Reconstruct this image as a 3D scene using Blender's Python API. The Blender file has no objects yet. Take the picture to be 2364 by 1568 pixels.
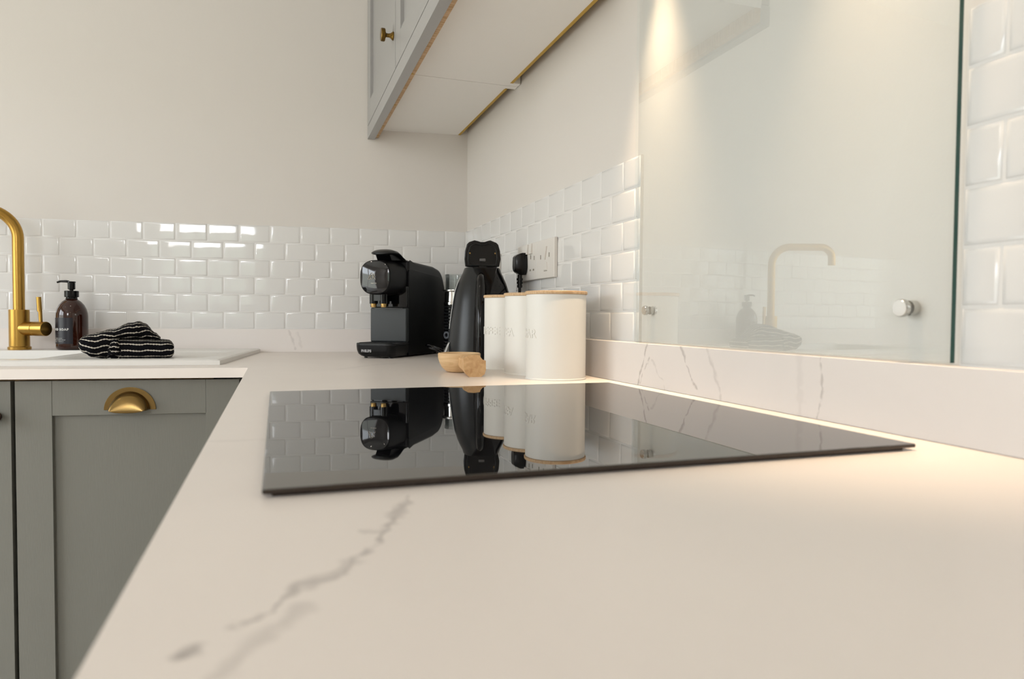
import bpy, bmesh, math, random
from mathutils import Vector, Matrix
from math import sin, cos, pi, radians as R
random.seed(7)
S = bpy.context.scene
COL = S.collection
Z0 = 0.9            # worktop height above the floor

# ------------------------------------------------------------------ camera
F_PX, YAW, PITCH, ROLL = 1588.2, 0.3301, -0.0320, 0.0068
fw = Vector((sin(YAW)*cos(PITCH), cos(YAW)*cos(PITCH), sin(PITCH)))
r0 = Vector((cos(YAW), -sin(YAW), 0)); u0 = r0.cross(fw)
ca, sa = cos(ROLL), sin(ROLL)
rt = r0*ca + u0*sa; up = u0*ca - r0*sa
cam = bpy.data.cameras.new('camera'); camo = bpy.data.objects.new('camera', cam); COL.objects.link(camo)
m = Matrix((rt, up, -fw)).transposed().to_4x4(); m.translation = Vector((-0.6020, -2.2249, 0.1142+Z0))
camo.matrix_world = m
cam.sensor_width = 36; cam.lens = F_PX*36/2364; cam.clip_start = .01
cam.dof.use_dof = True; cam.dof.focus_distance = 1.55; cam.dof.aperture_fstop = 7.5
S.camera = camo

# ------------------------------------------------------------------ colour management
S.view_settings.view_transform = 'Standard'; S.view_settings.look = 'None'
S.view_settings.gamma = 1; S.view_settings.use_curve_mapping = False
S.view_settings.exposure = -1.97
S.cycles.use_denoising = True
S.cycles.max_bounces = 10; S.cycles.diffuse_bounces = 6; S.cycles.glossy_bounces = 6
S.cycles.transparent_max_bounces = 16; S.cycles.transmission_bounces = 8
S.cycles.sample_clamp_indirect = 6

# ------------------------------------------------------------------ world: bright sky above a dim garden line
w = bpy.data.worlds.new('world'); S.world = w; w.use_nodes = True
nt = w.node_tree; nt.nodes.clear()
def N(nt, t, **k):
    n = nt.nodes.new(t)
    for a, b in k.items(): setattr(n, a, b)
    return n
o = N(nt, 'ShaderNodeOutputWorld'); b = N(nt, 'ShaderNodeBackground'); tc = N(nt, 'ShaderNodeTexCoord')
sx = N(nt, 'ShaderNodeSeparateXYZ'); cr = N(nt, 'ShaderNodeValToRGB')
nt.links.new(tc.outputs['Generated'], sx.inputs[0]); nt.links.new(sx.outputs[2], cr.inputs[0])
cr.color_ramp.elements[0].position = 0.10; cr.color_ramp.elements[0].color = (.20, .23, .19, 1)
cr.color_ramp.elements[1].position = 0.13; cr.color_ramp.elements[1].color = (.85, .93, 1, 1)
nt.links.new(cr.outputs[0], b.inputs[0]); b.inputs[1].default_value = 28.0
nt.links.new(b.outputs[0], o.inputs[0])

# ------------------------------------------------------------------ large lights (daylight through the rear window and an added, unseen glazed door)
def area(name, loc, rot, sx_, sy_, power, color):
    l = bpy.data.lights.new(name, 'AREA'); l.shape = 'RECTANGLE'; l.size = sx_; l.size_y = sy_
    l.energy = power; l.color = color
    ob = bpy.data.objects.new(name, l); COL.objects.link(ob)
    ob.location = (loc[0], loc[1], loc[2]+Z0); ob.rotation_euler = rot
    return ob
area('added_side_daylight', (-3.30, -1.05, .15), (0, R(-90), 0), 2.0, 1.8, 84, (1, .965, .955))  # unseen side source added as main ambient fill, placed to lift the right wall
area('daylight_rear_window', (-2.4, -4.17, 1.13), (R(90), 0, 0), .80, .56, 58, (1, .97, .97))

# ================================================================== helpers
PHI = -0.13282      # the back wall is not square to the right wall
cP, sP = cos(PHI), sin(PHI)
def B(s, d, z=0.0):
    return Vector((s*cP - d*sP, s*sP + d*cP, z))
MB_ROT = Matrix.Rotation(PHI, 4, 'Z')
def lin(c):
    c /= 255.0
    return c/12.92 if c <= .04045 else ((c+.055)/1.055)**2.4
def rgb(r, g, b): return (lin(r), lin(g), lin(b), 1)

class Mesh:
    def __init__(s): s.bm = bmesh.new(); s.uv = None
    def face(s, pts):
        return s.bm.faces.new([s.bm.verts.new(p) for p in pts])
    def box(s, x0, x1, y0, y1, z0, z1, M=None, bev=0, seg=2):
        v = [s.bm.verts.new(p) for p in [(x0,y0,z0),(x1,y0,z0),(x1,y1,z0),(x0,y1,z0),(x0,y0,z1),(x1,y0,z1),(x1,y1,z1),(x0,y1,z1)]]
        fs = [s.bm.faces.new([v[i] for i in q]) for q in [(3,2,1,0),(4,5,6,7),(0,1,5,4),(1,2,6,5),(2,3,7,6),(3,0,4,7)]]
        vs = list(v)
        if bev:
            es = list({e for f in fs for e in f.edges})
            r = bmesh.ops.bevel(s.bm, geom=es, offset=bev, segments=seg, profile=.5, affect='EDGES')
            vs = list({vv for f in r['faces'] for vv in f.verts} | {vv for f in fs if f.is_valid for vv in f.verts})
        if M is not None: bmesh.ops.transform(s.bm, matrix=M, verts=vs)
        return s
    def prism(s, pts, vec, M=None, bev=0, seg=2):
        """closed polygon pts (3d) extruded by vec"""
        vec = Vector(vec); a = [s.bm.verts.new(p) for p in pts]; b = [s.bm.verts.new(Vector(p)+vec) for p in pts]
        n = len(a); fs = [s.bm.faces.new(a[::-1]), s.bm.faces.new(b)]
        for i in range(n): fs.append(s.bm.faces.new([a[i], a[(i+1) % n], b[(i+1) % n], b[i]]))
        bmesh.ops.recalc_face_normals(s.bm, faces=fs)
        vs = a+b
        if bev:
            es = list({e for f in fs[:2] for e in f.edges})
            r = bmesh.ops.bevel(s.bm, geom=es, offset=bev, segments=seg, profile=.5, affect='EDGES')
            vs = list({vv for f in r['faces'] for vv in f.verts} | {vv for f in fs if f.is_valid for vv in f.verts})
        if M is not None: bmesh.ops.transform(s.bm, matrix=M, verts=vs)
        return s
    def lathe(s, prof, seg=48, M=None, a0=0, a1=2*pi, cap=True):
        full = abs(a1-a0-2*pi) < 1e-6
        n = seg if full else seg+1
        rings = []
        for (r, z) in prof:
            if r < 1e-6: rings.append([s.bm.verts.new((0, 0, z))])
            else: rings.append([s.bm.verts.new((r*cos(a0+(a1-a0)*i/seg), r*sin(a0+(a1-a0)*i/seg), z)) for i in range(n)])
        vs = [v for r in rings for v in r]
        for p, q in zip(rings, rings[1:]):
            for i in range(seg):
                j = (i+1) % n
                if len(p) == 1 and len(q) == 1: continue
                if len(p) == 1: s.bm.faces.new([p[0], q[j], q[i]])
                elif len(q) == 1: s.bm.faces.new([p[i], p[j], q[0]])
                else: s.bm.faces.new([p[i], p[j], q[j], q[i]])
        if M is not None: bmesh.ops.transform(s.bm, matrix=M, verts=vs)
        return s
    def tube(s, path, r, seg=16, M=None, flat=1.0, caps=True):
        path = [Vector(p) for p in path]; rings = []; prev = None
        for i, p in enumerate(path):
            t = ((path[min(i+1, len(path)-1)] - path[max(i-1, 0)])).normalized()
            if prev is None:
                a = Vector((0, 0, 1)) if abs(t.z) < .9 else Vector((1, 0, 0))
                n = t.cross(a).normalized()
            else: n = (prev - t*prev.dot(t)).normalized()
            prev = n; bb = t.cross(n)
            rr = r[i] if isinstance(r, (list, tuple)) else r
            rings.append([s.bm.verts.new(p + n*rr*cos(2*pi*k/seg) + bb*rr*flat*sin(2*pi*k/seg)) for k in range(seg)])
        for p, q in zip(rings, rings[1:]):
            for i in range(seg): s.bm.faces.new([p[i], p[(i+1) % seg], q[(i+1) % seg], q[i]])
        if caps: s.bm.faces.new(rings[0][::-1]); s.bm.faces.new(rings[-1])
        if M is not None: bmesh.ops.transform(s.bm, matrix=M, verts=[v for r_ in rings for v in r_])
        return s
    def add_mesh(s, me, M=None):
        k = len(s.bm.verts); s.bm.from_mesh(me); s.bm.verts.ensure_lookup_table()
        if M is not None: bmesh.ops.transform(s.bm, matrix=M, verts=s.bm.verts[k:])
        return s
    def build(s, name, mat, parent=None, ang=38, recalc=True, smooth=True, wnorm=True):
        if recalc: bmesh.ops.recalc_face_normals(s.bm, faces=s.bm.faces)
        s.bm.normal_update()
        for f in s.bm.faces: f.smooth = smooth
        for e in s.bm.edges:
            e.smooth = not (len(e.link_faces) == 2 and e.calc_face_angle(0) > R(ang))
        me = bpy.data.meshes.new(name); s.bm.to_mesh(me); s.bm.free()
        for mm in (mat if isinstance(mat, (list, tuple)) else [mat]): me.materials.append(mm)
        ob = bpy.data.objects.new(name, me); COL.objects.link(ob)
        if smooth and wnorm:
            wn = ob.modifiers.new('wn', 'WEIGHTED_NORMAL'); wn.keep_sharp = True; wn.weight = 80
        if parent: ob.parent = parent
        else: ob.location.z += Z0
        return ob
def tag(o_, label=None, cat=None, group=None, kind=None):
    if label: o_['label'] = label
    if cat: o_['category'] = cat
    if group: o_['group'] = group
    if kind: o_['kind'] = kind
    return o_
def thing(name, label, cat, loc=(0, 0, 0), rz=0, group=None):
    e = bpy.data.objects.new(name, None); COL.objects.link(e); e.empty_display_size = .05
    e.location = (loc[0], loc[1], loc[2]+Z0); e.rotation_euler = (0, 0, rz)
    return tag(e, label, cat, group)
def T(x, y, z): return Matrix.Translation((x, y, z))
def RX(a): return Matrix.Rotation(a, 4, 'X')
def RY(a): return Matrix.Rotation(a, 4, 'Y')
def RZ(a): return Matrix.Rotation(a, 4, 'Z')
def text_mesh(txt, size, depth=.0004, bold=0, space=1.0):
    c = bpy.data.curves.new('t', 'FONT'); c.body = txt; c.size = size; c.extrude = depth; c.offset = bold
    c.align_x = 'CENTER'; c.align_y = 'CENTER'; c.space_character = space; c.resolution_u = 4
    ob = bpy.data.objects.new('t', c); COL.objects.link(ob)
    dg = bpy.context.evaluated_depsgraph_get(); me = bpy.data.meshes.new_from_object(ob.evaluated_get(dg))
    bpy.data.objects.remove(ob); return me
def wrap_text(mesh, me, rad, ang0, z0, off=0.0):
    """lay text mesh round a vertical cylinder of radius rad (number or function of z)"""
    k = len(mesh.bm.verts); mesh.bm.from_mesh(me)
    bm = mesh.bm
    bmesh.ops.subdivide_edges(bm, edges=[e for e in bm.edges if e.calc_length() > .004], cuts=2)
    bm.verts.ensure_lookup_table()
    for v in bm.verts[k:]:
        x, y, z = v.co; zz = z0+y; rr = rad(zz) if callable(rad) else rad
        a = ang0 + x/rr
        v.co = Vector(((rr+off+z)*cos(a), (rr+off+z)*sin(a), zz))

# ================================================================== materials
def mat(name, col, rough=.5, metal=0, spec=.5, ior=1.45, coat=0, trans=0, emis=None, sheen=0):
    m_ = bpy.data.materials.new(name); m_.use_nodes = True
    p = m_.node_tree.nodes['Principled BSDF']
    p.inputs['Base Color'].default_value = col; p.inputs['Roughness'].default_value = rough
    p.inputs['Metallic'].default_value = metal; p.inputs['IOR'].default_value = ior
    p.inputs['Specular IOR Level'].default_value = spec; p.inputs['Coat Weight'].default_value = coat
    p.inputs['Transmission Weight'].default_value = trans
    p.inputs['Sheen Weight'].default_value = sheen
    if emis: p.inputs['Emission Color'].default_value = emis[0]; p.inputs['Emission Strength'].default_value = emis[1]
    return m_
def P(m_): return m_.node_tree.nodes['Principled BSDF']
def noise_bump(m_, scale=200, strength=.1, dist=.001, stretch=(1, 1, 1), rough_var=0, detail=3):
    nt = m_.node_tree; tc = N(nt, 'ShaderNodeTexCoord'); mp = N(nt, 'ShaderNodeMapping'); mp.inputs['Scale'].default_value = stretch
    nz = N(nt, 'ShaderNodeTexNoise'); nz.inputs['Scale'].default_value = scale; nz.inputs['Detail'].default_value = detail
    bp = N(nt, 'ShaderNodeBump'); bp.inputs['Strength'].default_value = strength; bp.inputs['Distance'].default_value = dist
    L = nt.links.new
    L(tc.outputs['Object'], mp.inputs[0]); L(mp.outputs[0], nz.inputs[0]); L(nz.outputs[0], bp.inputs['Height']); L(bp.outputs[0], P(m_).inputs['Normal'])
    if rough_var:
        mr = N(nt, 'ShaderNodeMapRange'); r_ = P(m_).inputs['Roughness'].default_value
        mr.inputs[3].default_value = r_-rough_var; mr.inputs[4].default_value = r_+rough_var
        L(nz.outputs[0], mr.inputs[0]); L(mr.outputs[0], P(m_).inputs['Roughness'])
    return m_
def tint_noise(m_, c1, c2, scale=5, stretch=(1, 1, 1), detail=4, distort=0, lo=.35, hi=.65):
    nt = m_.node_tree; tc = N(nt, 'ShaderNodeTexCoord'); mp = N(nt, 'ShaderNodeMapping'); mp.inputs['Scale'].default_value = stretch
    nz = N(nt, 'ShaderNodeTexNoise'); nz.inputs['Scale'].default_value = scale; nz.inputs['Detail'].default_value = detail; nz.inputs['Distortion'].default_value = distort
    cr = N(nt, 'ShaderNodeValToRGB'); cr.color_ramp.elements[0].color = c1; cr.color_ramp.elements[1].color = c2
    cr.color_ramp.elements[0].position = lo; cr.color_ramp.elements[1].position = hi
    L = nt.links.new
    L(tc.outputs['Object'], mp.inputs[0]); L(mp.outputs[0], nz.inputs[0]); L(nz.outputs[0], cr.inputs[0]); L(cr.outputs[0], P(m_).inputs['Base Color'])
    return m_

M_WALL = noise_bump(mat('painted wall', (.715, .682, .645, 1), .75, spec=.3), 260, .25, .0006)
M_CEIL = mat('painted ceiling', (.82, .81, .79, 1), .85)
M_FLOOR = tint_noise(mat('oak floor', (.6, .55, .48, 1), .45), (.58, .53, .46, 1), (.66, .61, .54, 1), 4, (1, 12, 1))
M_TILE = mat('glazed white tile', (.75, .745, .735, 1), .045, spec=.6, coat=.3)
noise_bump(M_TILE, 24, .26, .0011, detail=1)
M_GROUT = mat('white grout', (.76, .75, .735, 1), .5)
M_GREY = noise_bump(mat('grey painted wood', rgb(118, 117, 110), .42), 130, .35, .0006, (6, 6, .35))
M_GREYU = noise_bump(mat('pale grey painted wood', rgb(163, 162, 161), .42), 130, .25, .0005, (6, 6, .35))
M_UNDER = mat('white cabinet board', (.90, .88, .85, 1), .45)
M_RAW = tint_noise(mat('raw board edge', (.5, .33, .18, 1), .7), (.42, .26, .12, 1), (.62, .43, .27, 1), 40, (1, 8, 1))
M_BROWN = mat('dark raw board edge', (.50, .32, .06, 1), .65)
M_SHADOWGAP = mat('carcass in painted gap shade', (.03, .028, .025, 1), .7)  # near-black colour stands in for the shade inside the gaps
M_BRASS = noise_bump(mat('aged brass', rgb(132, 108, 66), .26, 1), 300, .08, .0003, (1, 1, 12))
M_BRASSD = noise_bump(mat('dark aged brass', rgb(118, 92, 44), .3, 1), 300, .05, .0003)
M_GOLD = noise_bump(mat('brushed gold', rgb(178, 140, 70), .30, 1), 500, .12, .0002, (1, 1, 14))
M_CHROME = mat('polished steel', (.72, .71, .69, 1), .14, 1)
M_STEEL = mat('brushed steel', (.6, .59, .57, 1), .28, 1)
M_HOB = mat('black ceramic glass', (.006, .006, .007, 1), .015, spec=.5, ior=2.9)
M_HOBEDGE = mat('ground glass edge', (.028, .018, .012, 1), .35)
M_BLKMATT = noise_bump(mat('matt black plastic', (.004, .004, .0045, 1), .40, spec=.28), 900, .15, .0002)
M_BLKPANEL = mat('satin black plastic', (.0015, .0015, .002, 1), .34, spec=.16)
M_BLKSOFT = mat('satin charcoal plastic', (.010, .011, .012, 1), .30, spec=.40)
M_BLKGLOSS = mat('gloss black plastic', (.002, .002, .0025, 1), .07, spec=.38)
M_FACE = mat('smoked gloss disc', (.008, .008, .010, 1), .04, ior=1.6)
M_LETTER = mat('pale printed lettering', (.62, .62, .60, 1), .5)
M_LETTERDIM = mat('grey printed lettering', (.34, .34, .35, 1), .5)
M_CREAM = mat('cream printed emblem', (.90, .85, .72, 1), .4)
M_CAN = noise_bump(mat('white powder coated tin', (.80, .785, .74, 1), .42), 700, .12, .0003)
M_BAMBOO = tint_noise(mat('bamboo lid', (.6, .42, .24, 1), .5), (.50, .32, .17, 1), (.66, .47, .28, 1), 30, (1, 14, 4))
M_SINK = mat('white composite sink', (.80, .79, .765, 1), .3)
M_SOCKET = mat('white socket plastic', (.74, .71, .67, 1), .3)
M_SLOT = mat('dark socket slot', (.27, .24, .20, 1), .6)
M_PLUG = noise_bump(mat('black rubber plug', (.003, .003, .003, 1), .25, spec=.35), 300, .1, .0004)
M_LABEL = mat('black paper label', (.010, .010, .016, 1), .3)
M_GLASSEDGE = mat('green glass edge', (.012, .065, .052, 1), .12)
M_WOOD = tint_noise(mat('pale carved wood', (.6, .42, .26, 1), .55), rgb(196, 158, 112), rgb(228, 199, 156), 16, (1, .35, 5), 6, 1.2, .25, .75)
M_WOODE = tint_noise(mat('end grain wood', (.6, .42, .26, 1), .6), rgb(190, 148, 102), rgb(216, 180, 134), 90, (1, 1, 1), 6, .6, .3, .7)

def glass_like(name, tint, rough=.0, ior=1.5, strength=1.0):
    m_ = bpy.data.materials.new(name); m_.use_nodes = True; nt = m_.node_tree; nt.nodes.clear()
    out = N(nt, 'ShaderNodeOutputMaterial'); mix = N(nt, 'ShaderNodeMixShader'); tr = N(nt, 'ShaderNodeBsdfTransparent'); gl = N(nt, 'ShaderNodeBsdfGlossy')
    fr = N(nt, 'ShaderNodeFresnel'); fr.inputs[0].default_value = ior
    tr.inputs[0].default_value = tint; gl.inputs['Roughness'].default_value = rough; gl.inputs[0].default_value = (1, 1, 1, 1)
    mu = N(nt, 'ShaderNodeMath', operation='MULTIPLY'); mu.inputs[1].default_value = strength
    L = nt.links.new
    L(fr.outputs[0], mu.inputs[0]); L(mu.outputs[0], mix.inputs[0]); L(tr.outputs[0], mix.inputs[1]); L(gl.outputs[0], mix.inputs[2]); L(mix.outputs[0], out.inputs[0])
    return m_
M_GLASS = glass_like('clear splashback glass', (.982, .996, .998, 1), .0, 1.45, .27)
M_JAR = glass_like('clear glass jar', (.9, .92, .92, 1), .02, 1.5, .8)
M_AMBER = mat('amber glass', (.026, .0055, .0025, 1), .05, coat=.3)

def marble(name, base, veins, vein_col=(.36, .33, .31, 1), faint=None):
    """white stone with drawn veins: each vein is (points, width, strength)"""
    m_ = mat(name, base, .30, spec=.45); nt = m_.node_tree; L = nt.links.new
    tc = N(nt, 'ShaderNodeTexCoord'); nz = N(nt, 'ShaderNodeTexNoise'); nz.inputs['Scale'].default_value = 55; nz.inputs['Detail'].default_value = 3
    L(tc.outputs['Object'], nz.inputs[0])
    s1 = N(nt, 'ShaderNodeVectorMath', operation='SUBTRACT'); s1.inputs[1].default_value = (.5, .5, .5); L(nz.outputs['Color'], s1.inputs[0])
    s2 = N(nt, 'ShaderNodeVectorMath', operation='SCALE'); s2.inputs['Scale'].default_value = .012; L(s1.outputs[0], s2.inputs[0])
    ad = N(nt, 'ShaderNodeVectorMath', operation='ADD'); L(tc.outputs['Object'], ad.inputs[0]); L(s2.outputs[0], ad.inputs[1])
    n2 = N(nt, 'ShaderNodeTexNoise'); n2.inputs['Scale'].default_value = 70; n2.inputs['Detail'].default_value = 2; L(tc.outputs['Object'], n2.inputs[0])
    wv = N(nt, 'ShaderNodeMapRange'); wv.inputs[1].default_value = .35; wv.inputs[2].default_value = .65; wv.inputs[3].default_value = .45; wv.inputs[4].default_value = 1.5
    L(n2.outputs[0], wv.inputs[0])
    total = None
    for pts, width, strength in veins:
        best = None
        for a, b_ in zip(pts, pts[1:]):
            a = Vector(a); b_ = Vector(b_); ba = b_-a; q = ba.dot(ba) or 1e-9
            pa = N(nt, 'ShaderNodeVectorMath', operation='SUBTRACT'); pa.inputs[1].default_value = a; L(ad.outputs[0], pa.inputs[0])
            dt = N(nt, 'ShaderNodeVectorMath', operation='DOT_PRODUCT'); dt.inputs[1].default_value = ba/q; L(pa.outputs[0], dt.inputs[0])
            cl = N(nt, 'ShaderNodeClamp'); L(dt.outputs['Value'], cl.inputs[0])
            sc = N(nt, 'ShaderNodeVectorMath', operation='SCALE'); sc.inputs[0].default_value = ba; L(cl.outputs[0], sc.inputs['Scale'])
            ds = N(nt, 'ShaderNodeVectorMath', operation='DISTANCE'); L(pa.outputs[0], ds.inputs[0]); L(sc.outputs[0], ds.inputs[1])
            if best is None: best = ds.outputs['Value']
            else:
                mn = N(nt, 'ShaderNodeMath', operation='MINIMUM'); L(best, mn.inputs[0]); L(ds.outputs['Value'], mn.inputs[1]); best = mn.outputs[0]
        wd = N(nt, 'ShaderNodeMath', operation='MULTIPLY'); wd.inputs[1].default_value = width; L(wv.outputs[0], wd.inputs[0])
        dv = N(nt, 'ShaderNodeMath', operation='DIVIDE'); L(best, dv.inputs[0]); L(wd.outputs[0], dv.inputs[1])
        mr = N(nt, 'ShaderNodeMapRange', interpolation_type='SMOOTHSTEP'); mr.inputs[1].default_value = 0; mr.inputs[2].default_value = 1; mr.inputs[3].default_value = strength; mr.inputs[4].default_value = 0
        L(dv.outputs[0], mr.inputs[0])
        if total is None: total = mr.outputs[0]
        else:
            mx = N(nt, 'ShaderNodeMath', operation='MAXIMUM'); L(total, mx.inputs[0]); L(mr.outputs[0], mx.inputs[1]); total = mx.outputs[0]
    cloud = N(nt, 'ShaderNodeTexNoise'); cloud.inputs['Scale'].default_value = 3.5; cloud.inputs['Detail'].default_value = 5; cloud.inputs['Distortion'].default_value = .6
    L(tc.outputs['Object'], cloud.inputs[0])
    cr = N(nt, 'ShaderNodeValToRGB'); cr.color_ramp.elements[0].position = .3; cr.color_ramp.elements[1].position = .6
    cr.color_ramp.elements[0].color = tuple(c*.955 for c in base[:3])+(1,); cr.color_ramp.elements[1].color = base
    L(cloud.outputs[0], cr.inputs[0])
    mixc = N(nt, 'ShaderNodeMix', data_type='RGBA'); L(cr.outputs[0], mixc.inputs['A']); mixc.inputs['B'].default_value = vein_col
    L(total, mixc.inputs['Factor']); L(mixc.outputs['Result'], P(m_).inputs['Base Color'])
    return m_
def v2(pts, z=0): return [(x, y, z) for x, y in pts]
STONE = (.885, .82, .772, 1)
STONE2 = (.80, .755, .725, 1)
vmain = [(-.5210,-1.790),(-.533,-1.8228),(-.5409,-1.8404),(-.5492,-1.8638),(-.56,-1.8873),(-.5673,-1.8976),(-.5767,-1.9148),(-.5863,-1.9221),(-.5934,-1.9214),(-.6021,-1.9404),(-.6099,-1.9523),(-.6179,-1.9573)]
M_STONE = marble('veined white stone', STONE, [
    (v2(vmain), .0036, .62), (v2([(-.527,-1.806),(-.537,-1.832)]), .0075, .55), (v2([(-.572,-1.903),(-.588,-1.924)]), .008, .40),
    (v2([(-.6290,-1.9700),(-.6318,-1.9742)]), .0052, .85),
    (v2([(-.5925,-1.9457),(-.6006,-1.9592),(-.6094,-1.9707),(-.6157,-1.9846),(-.6202,-1.994)]), .006, .30),
    (v2([(-.68,-1.548),(-.6168,-1.5525),(-.575,-1.557)]), .008, .13),
    (v2([(-.5492,-1.8600),(-.5600,-1.8560)]), .004, .35),
    (v2([(-.47,-.70),(-.40,-.60),(-.30,-.52)]), .02, .12)])
UX = -.0195
def vu(pts): return [(UX, y, z) for y, z in pts]
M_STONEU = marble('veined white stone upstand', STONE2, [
    (vu([(-1.2155,.075),(-1.2125,.060),(-1.2055,.038),(-1.1950,.018),(-1.1844,-.002)]), .0040, .75),
    (vu([(-1.2270,.052),(-1.2120,.030),(-1.1950,.006)]), .0028, .55),
    (vu([(-1.2334,.0469),(-1.2500,.028),(-1.2677,.0144),(-1.276,-.002)]), .0035, .30),
    (vu([(-1.3150,.076),(-1.3221,.0654),(-1.3403,.0339),(-1.3633,.0103)]), .0036, .60),
    (vu([(-1.385,.07),(-1.3994,.0446),(-1.4152,.0156),(-1.4206,-.002)]), .0045, .30),
    (vu([(-1.6031,.08),(-1.6059,.035),(-1.5990,.0025)]), .0032, .55),
    (vu([(-1.57,.07),(-1.572,.0)]), .008, .12)])
_b = [B(-.567, -.0195, .066), B(-.557, -.0195, .045), B(-.548, -.0195, .010)]
_c = [B(-.540, -.0195, .062), B(-.530, -.0195, .020)]
_e = [B(-.78, -.683, -.002), B(-.70, -.683, -.016), B(-.68, -.683, -.02)]
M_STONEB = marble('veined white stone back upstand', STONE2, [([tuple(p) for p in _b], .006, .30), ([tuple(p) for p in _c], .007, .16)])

# towel stripes
def stripe_mat():
    m_ = mat('black towelling with cream stripes', (.012, .012, .013, 1), .95, spec=.1, sheen=.0); nt = m_.node_tree; L = nt.links.new
    uv = N(nt, 'ShaderNodeUVMap'); sp = N(nt, 'ShaderNodeSeparateXYZ'); L(uv.outputs[0], sp.inputs[0])
    tc = N(nt, 'ShaderNodeTexCoord'); nz = N(nt, 'ShaderNodeTexNoise'); nz.inputs['Scale'].default_value = 160; L(tc.outputs['Object'], nz.inputs[0])
    n2 = N(nt, 'ShaderNodeTexNoise'); n2.inputs['Scale'].default_value = 22; L(tc.outputs['Object'], n2.inputs[0])
    def math(op, a, b_=None):
        n = N(nt, 'ShaderNodeMath', operation=op)
        for i, q in enumerate((a, b_)):
            if q is None: continue
            if isinstance(q, (int, float)): n.inputs[i].default_value = q
            else: L(q, n.inputs[i])
        return n.outputs[0]
    j = math('MULTIPLY', math('SUBTRACT', nz.outputs[0], .5), .0016)
    j2 = math('MULTIPLY', math('SUBTRACT', n2.outputs[0], .5), .0010)
    v = math('ADD', math('ADD', sp.outputs[1], j), j2)
    fr = math('FRACT', math('DIVIDE', v, .0158))
    beads = math('MULTIPLY', math('SINE', math('MULTIPLY', sp.outputs[0], 950.0)), .028)
    d = math('ABSOLUTE', math('SUBTRACT', fr, .5))
    mask = math('LESS_THAN', d, math('ADD', beads, .095))
    mx = N(nt, 'ShaderNodeMix', data_type='RGBA'); mx.inputs['A'].default_value = (.006, .006, .008, 1); mx.inputs['B'].default_value = (.60, .56, .49, 1)
    L(mask, mx.inputs['Factor']); L(mx.outputs['Result'], P(m_).inputs['Base Color'])
    bp = N(nt, 'ShaderNodeBump'); bp.inputs['Strength'].default_value = .8; bp.inputs['Distance'].default_value = .003
    n3 = N(nt, 'ShaderNodeTexNoise'); n3.inputs['Scale'].default_value = 420; L(tc.outputs['Object'], n3.inputs[0])
    L(n3.outputs[0], bp.inputs['Height']); L(bp.outputs[0], P(m_).inputs['Normal'])
    return m_
M_TOWEL = stripe_mat()

# ================================================================== room shell
ZF, ZC = -.9, 1.55
def structure(mesh, name, mt, **k): return tag(mesh.build(name, mt, **k), kind='structure')
structure(Mesh().box(-3.5, .15, -4.4, .75, ZF-.1, ZF), 'floor', M_FLOOR)
structure(Mesh().box(-3.5, .15, -4.4, .75, ZC, ZC+.1), 'ceiling', M_CEIL)
structure(Mesh().box(0, .15, -4.4, .15, ZF, ZC), 'wall_right', M_WALL)
_m = Mesh().box(-3.62, .02, 0, .15, ZF, ZC, M=MB_ROT); structure(_m, 'wall_back', M_WALL)
# left wall round an opening added for side light, rear wall round a window opening
_m = Mesh()
_m.box(-3.5, -3.35, -4.4, -1.97, ZF, ZC).box(-3.5, -3.35, -.13, .7, ZF, ZC).box(-3.5, -3.35, -1.97, -.13, 1.2, ZC)
structure(_m, 'wall_left', M_WALL)
_m = Mesh()
_m.box(-3.5, -2.85, -4.4, -4.25, ZF, ZC).box(-1.95, .15, -4.4, -4.25, ZF, ZC).box(-2.85, -1.95, -4.4, -4.25, ZF, .15).box(-2.85, -1.95, -4.4, -4.25, 1.45, ZC)
structure(_m, 'wall_rear', M_WALL)
M_FRAME = mat('white window frame', (.75, .75, .74, 1), .4)
_m = Mesh()
for a, b_ in ((-2.85, -2.79), (-2.43, -2.37), (-2.01, -1.95)): _m.box(a, b_, -4.36, -4.29, .15, 1.45)
_m.box(-2.85, -1.95, -4.36, -4.29, .15, .21).box(-2.85, -1.95, -4.36, -4.29, .82, .86).box(-2.85, -1.95, -4.36, -4.29, 1.39, 1.45)
structure(_m, 'window_1', M_FRAME)
_m = Mesh()
for a, b_ in ((-1.97, -1.89), (-1.10, -1.00), (-.21, -.13)): _m.box(-3.46, -3.39, a, b_, ZF, 1.2)
_m.box(-3.46, -3.39, -1.97, -.13, 1.12, 1.2)
structure(_m, 'added_door_1', M_FRAME)  # unseen glazed door, added and positioned to suit the side light

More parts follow.
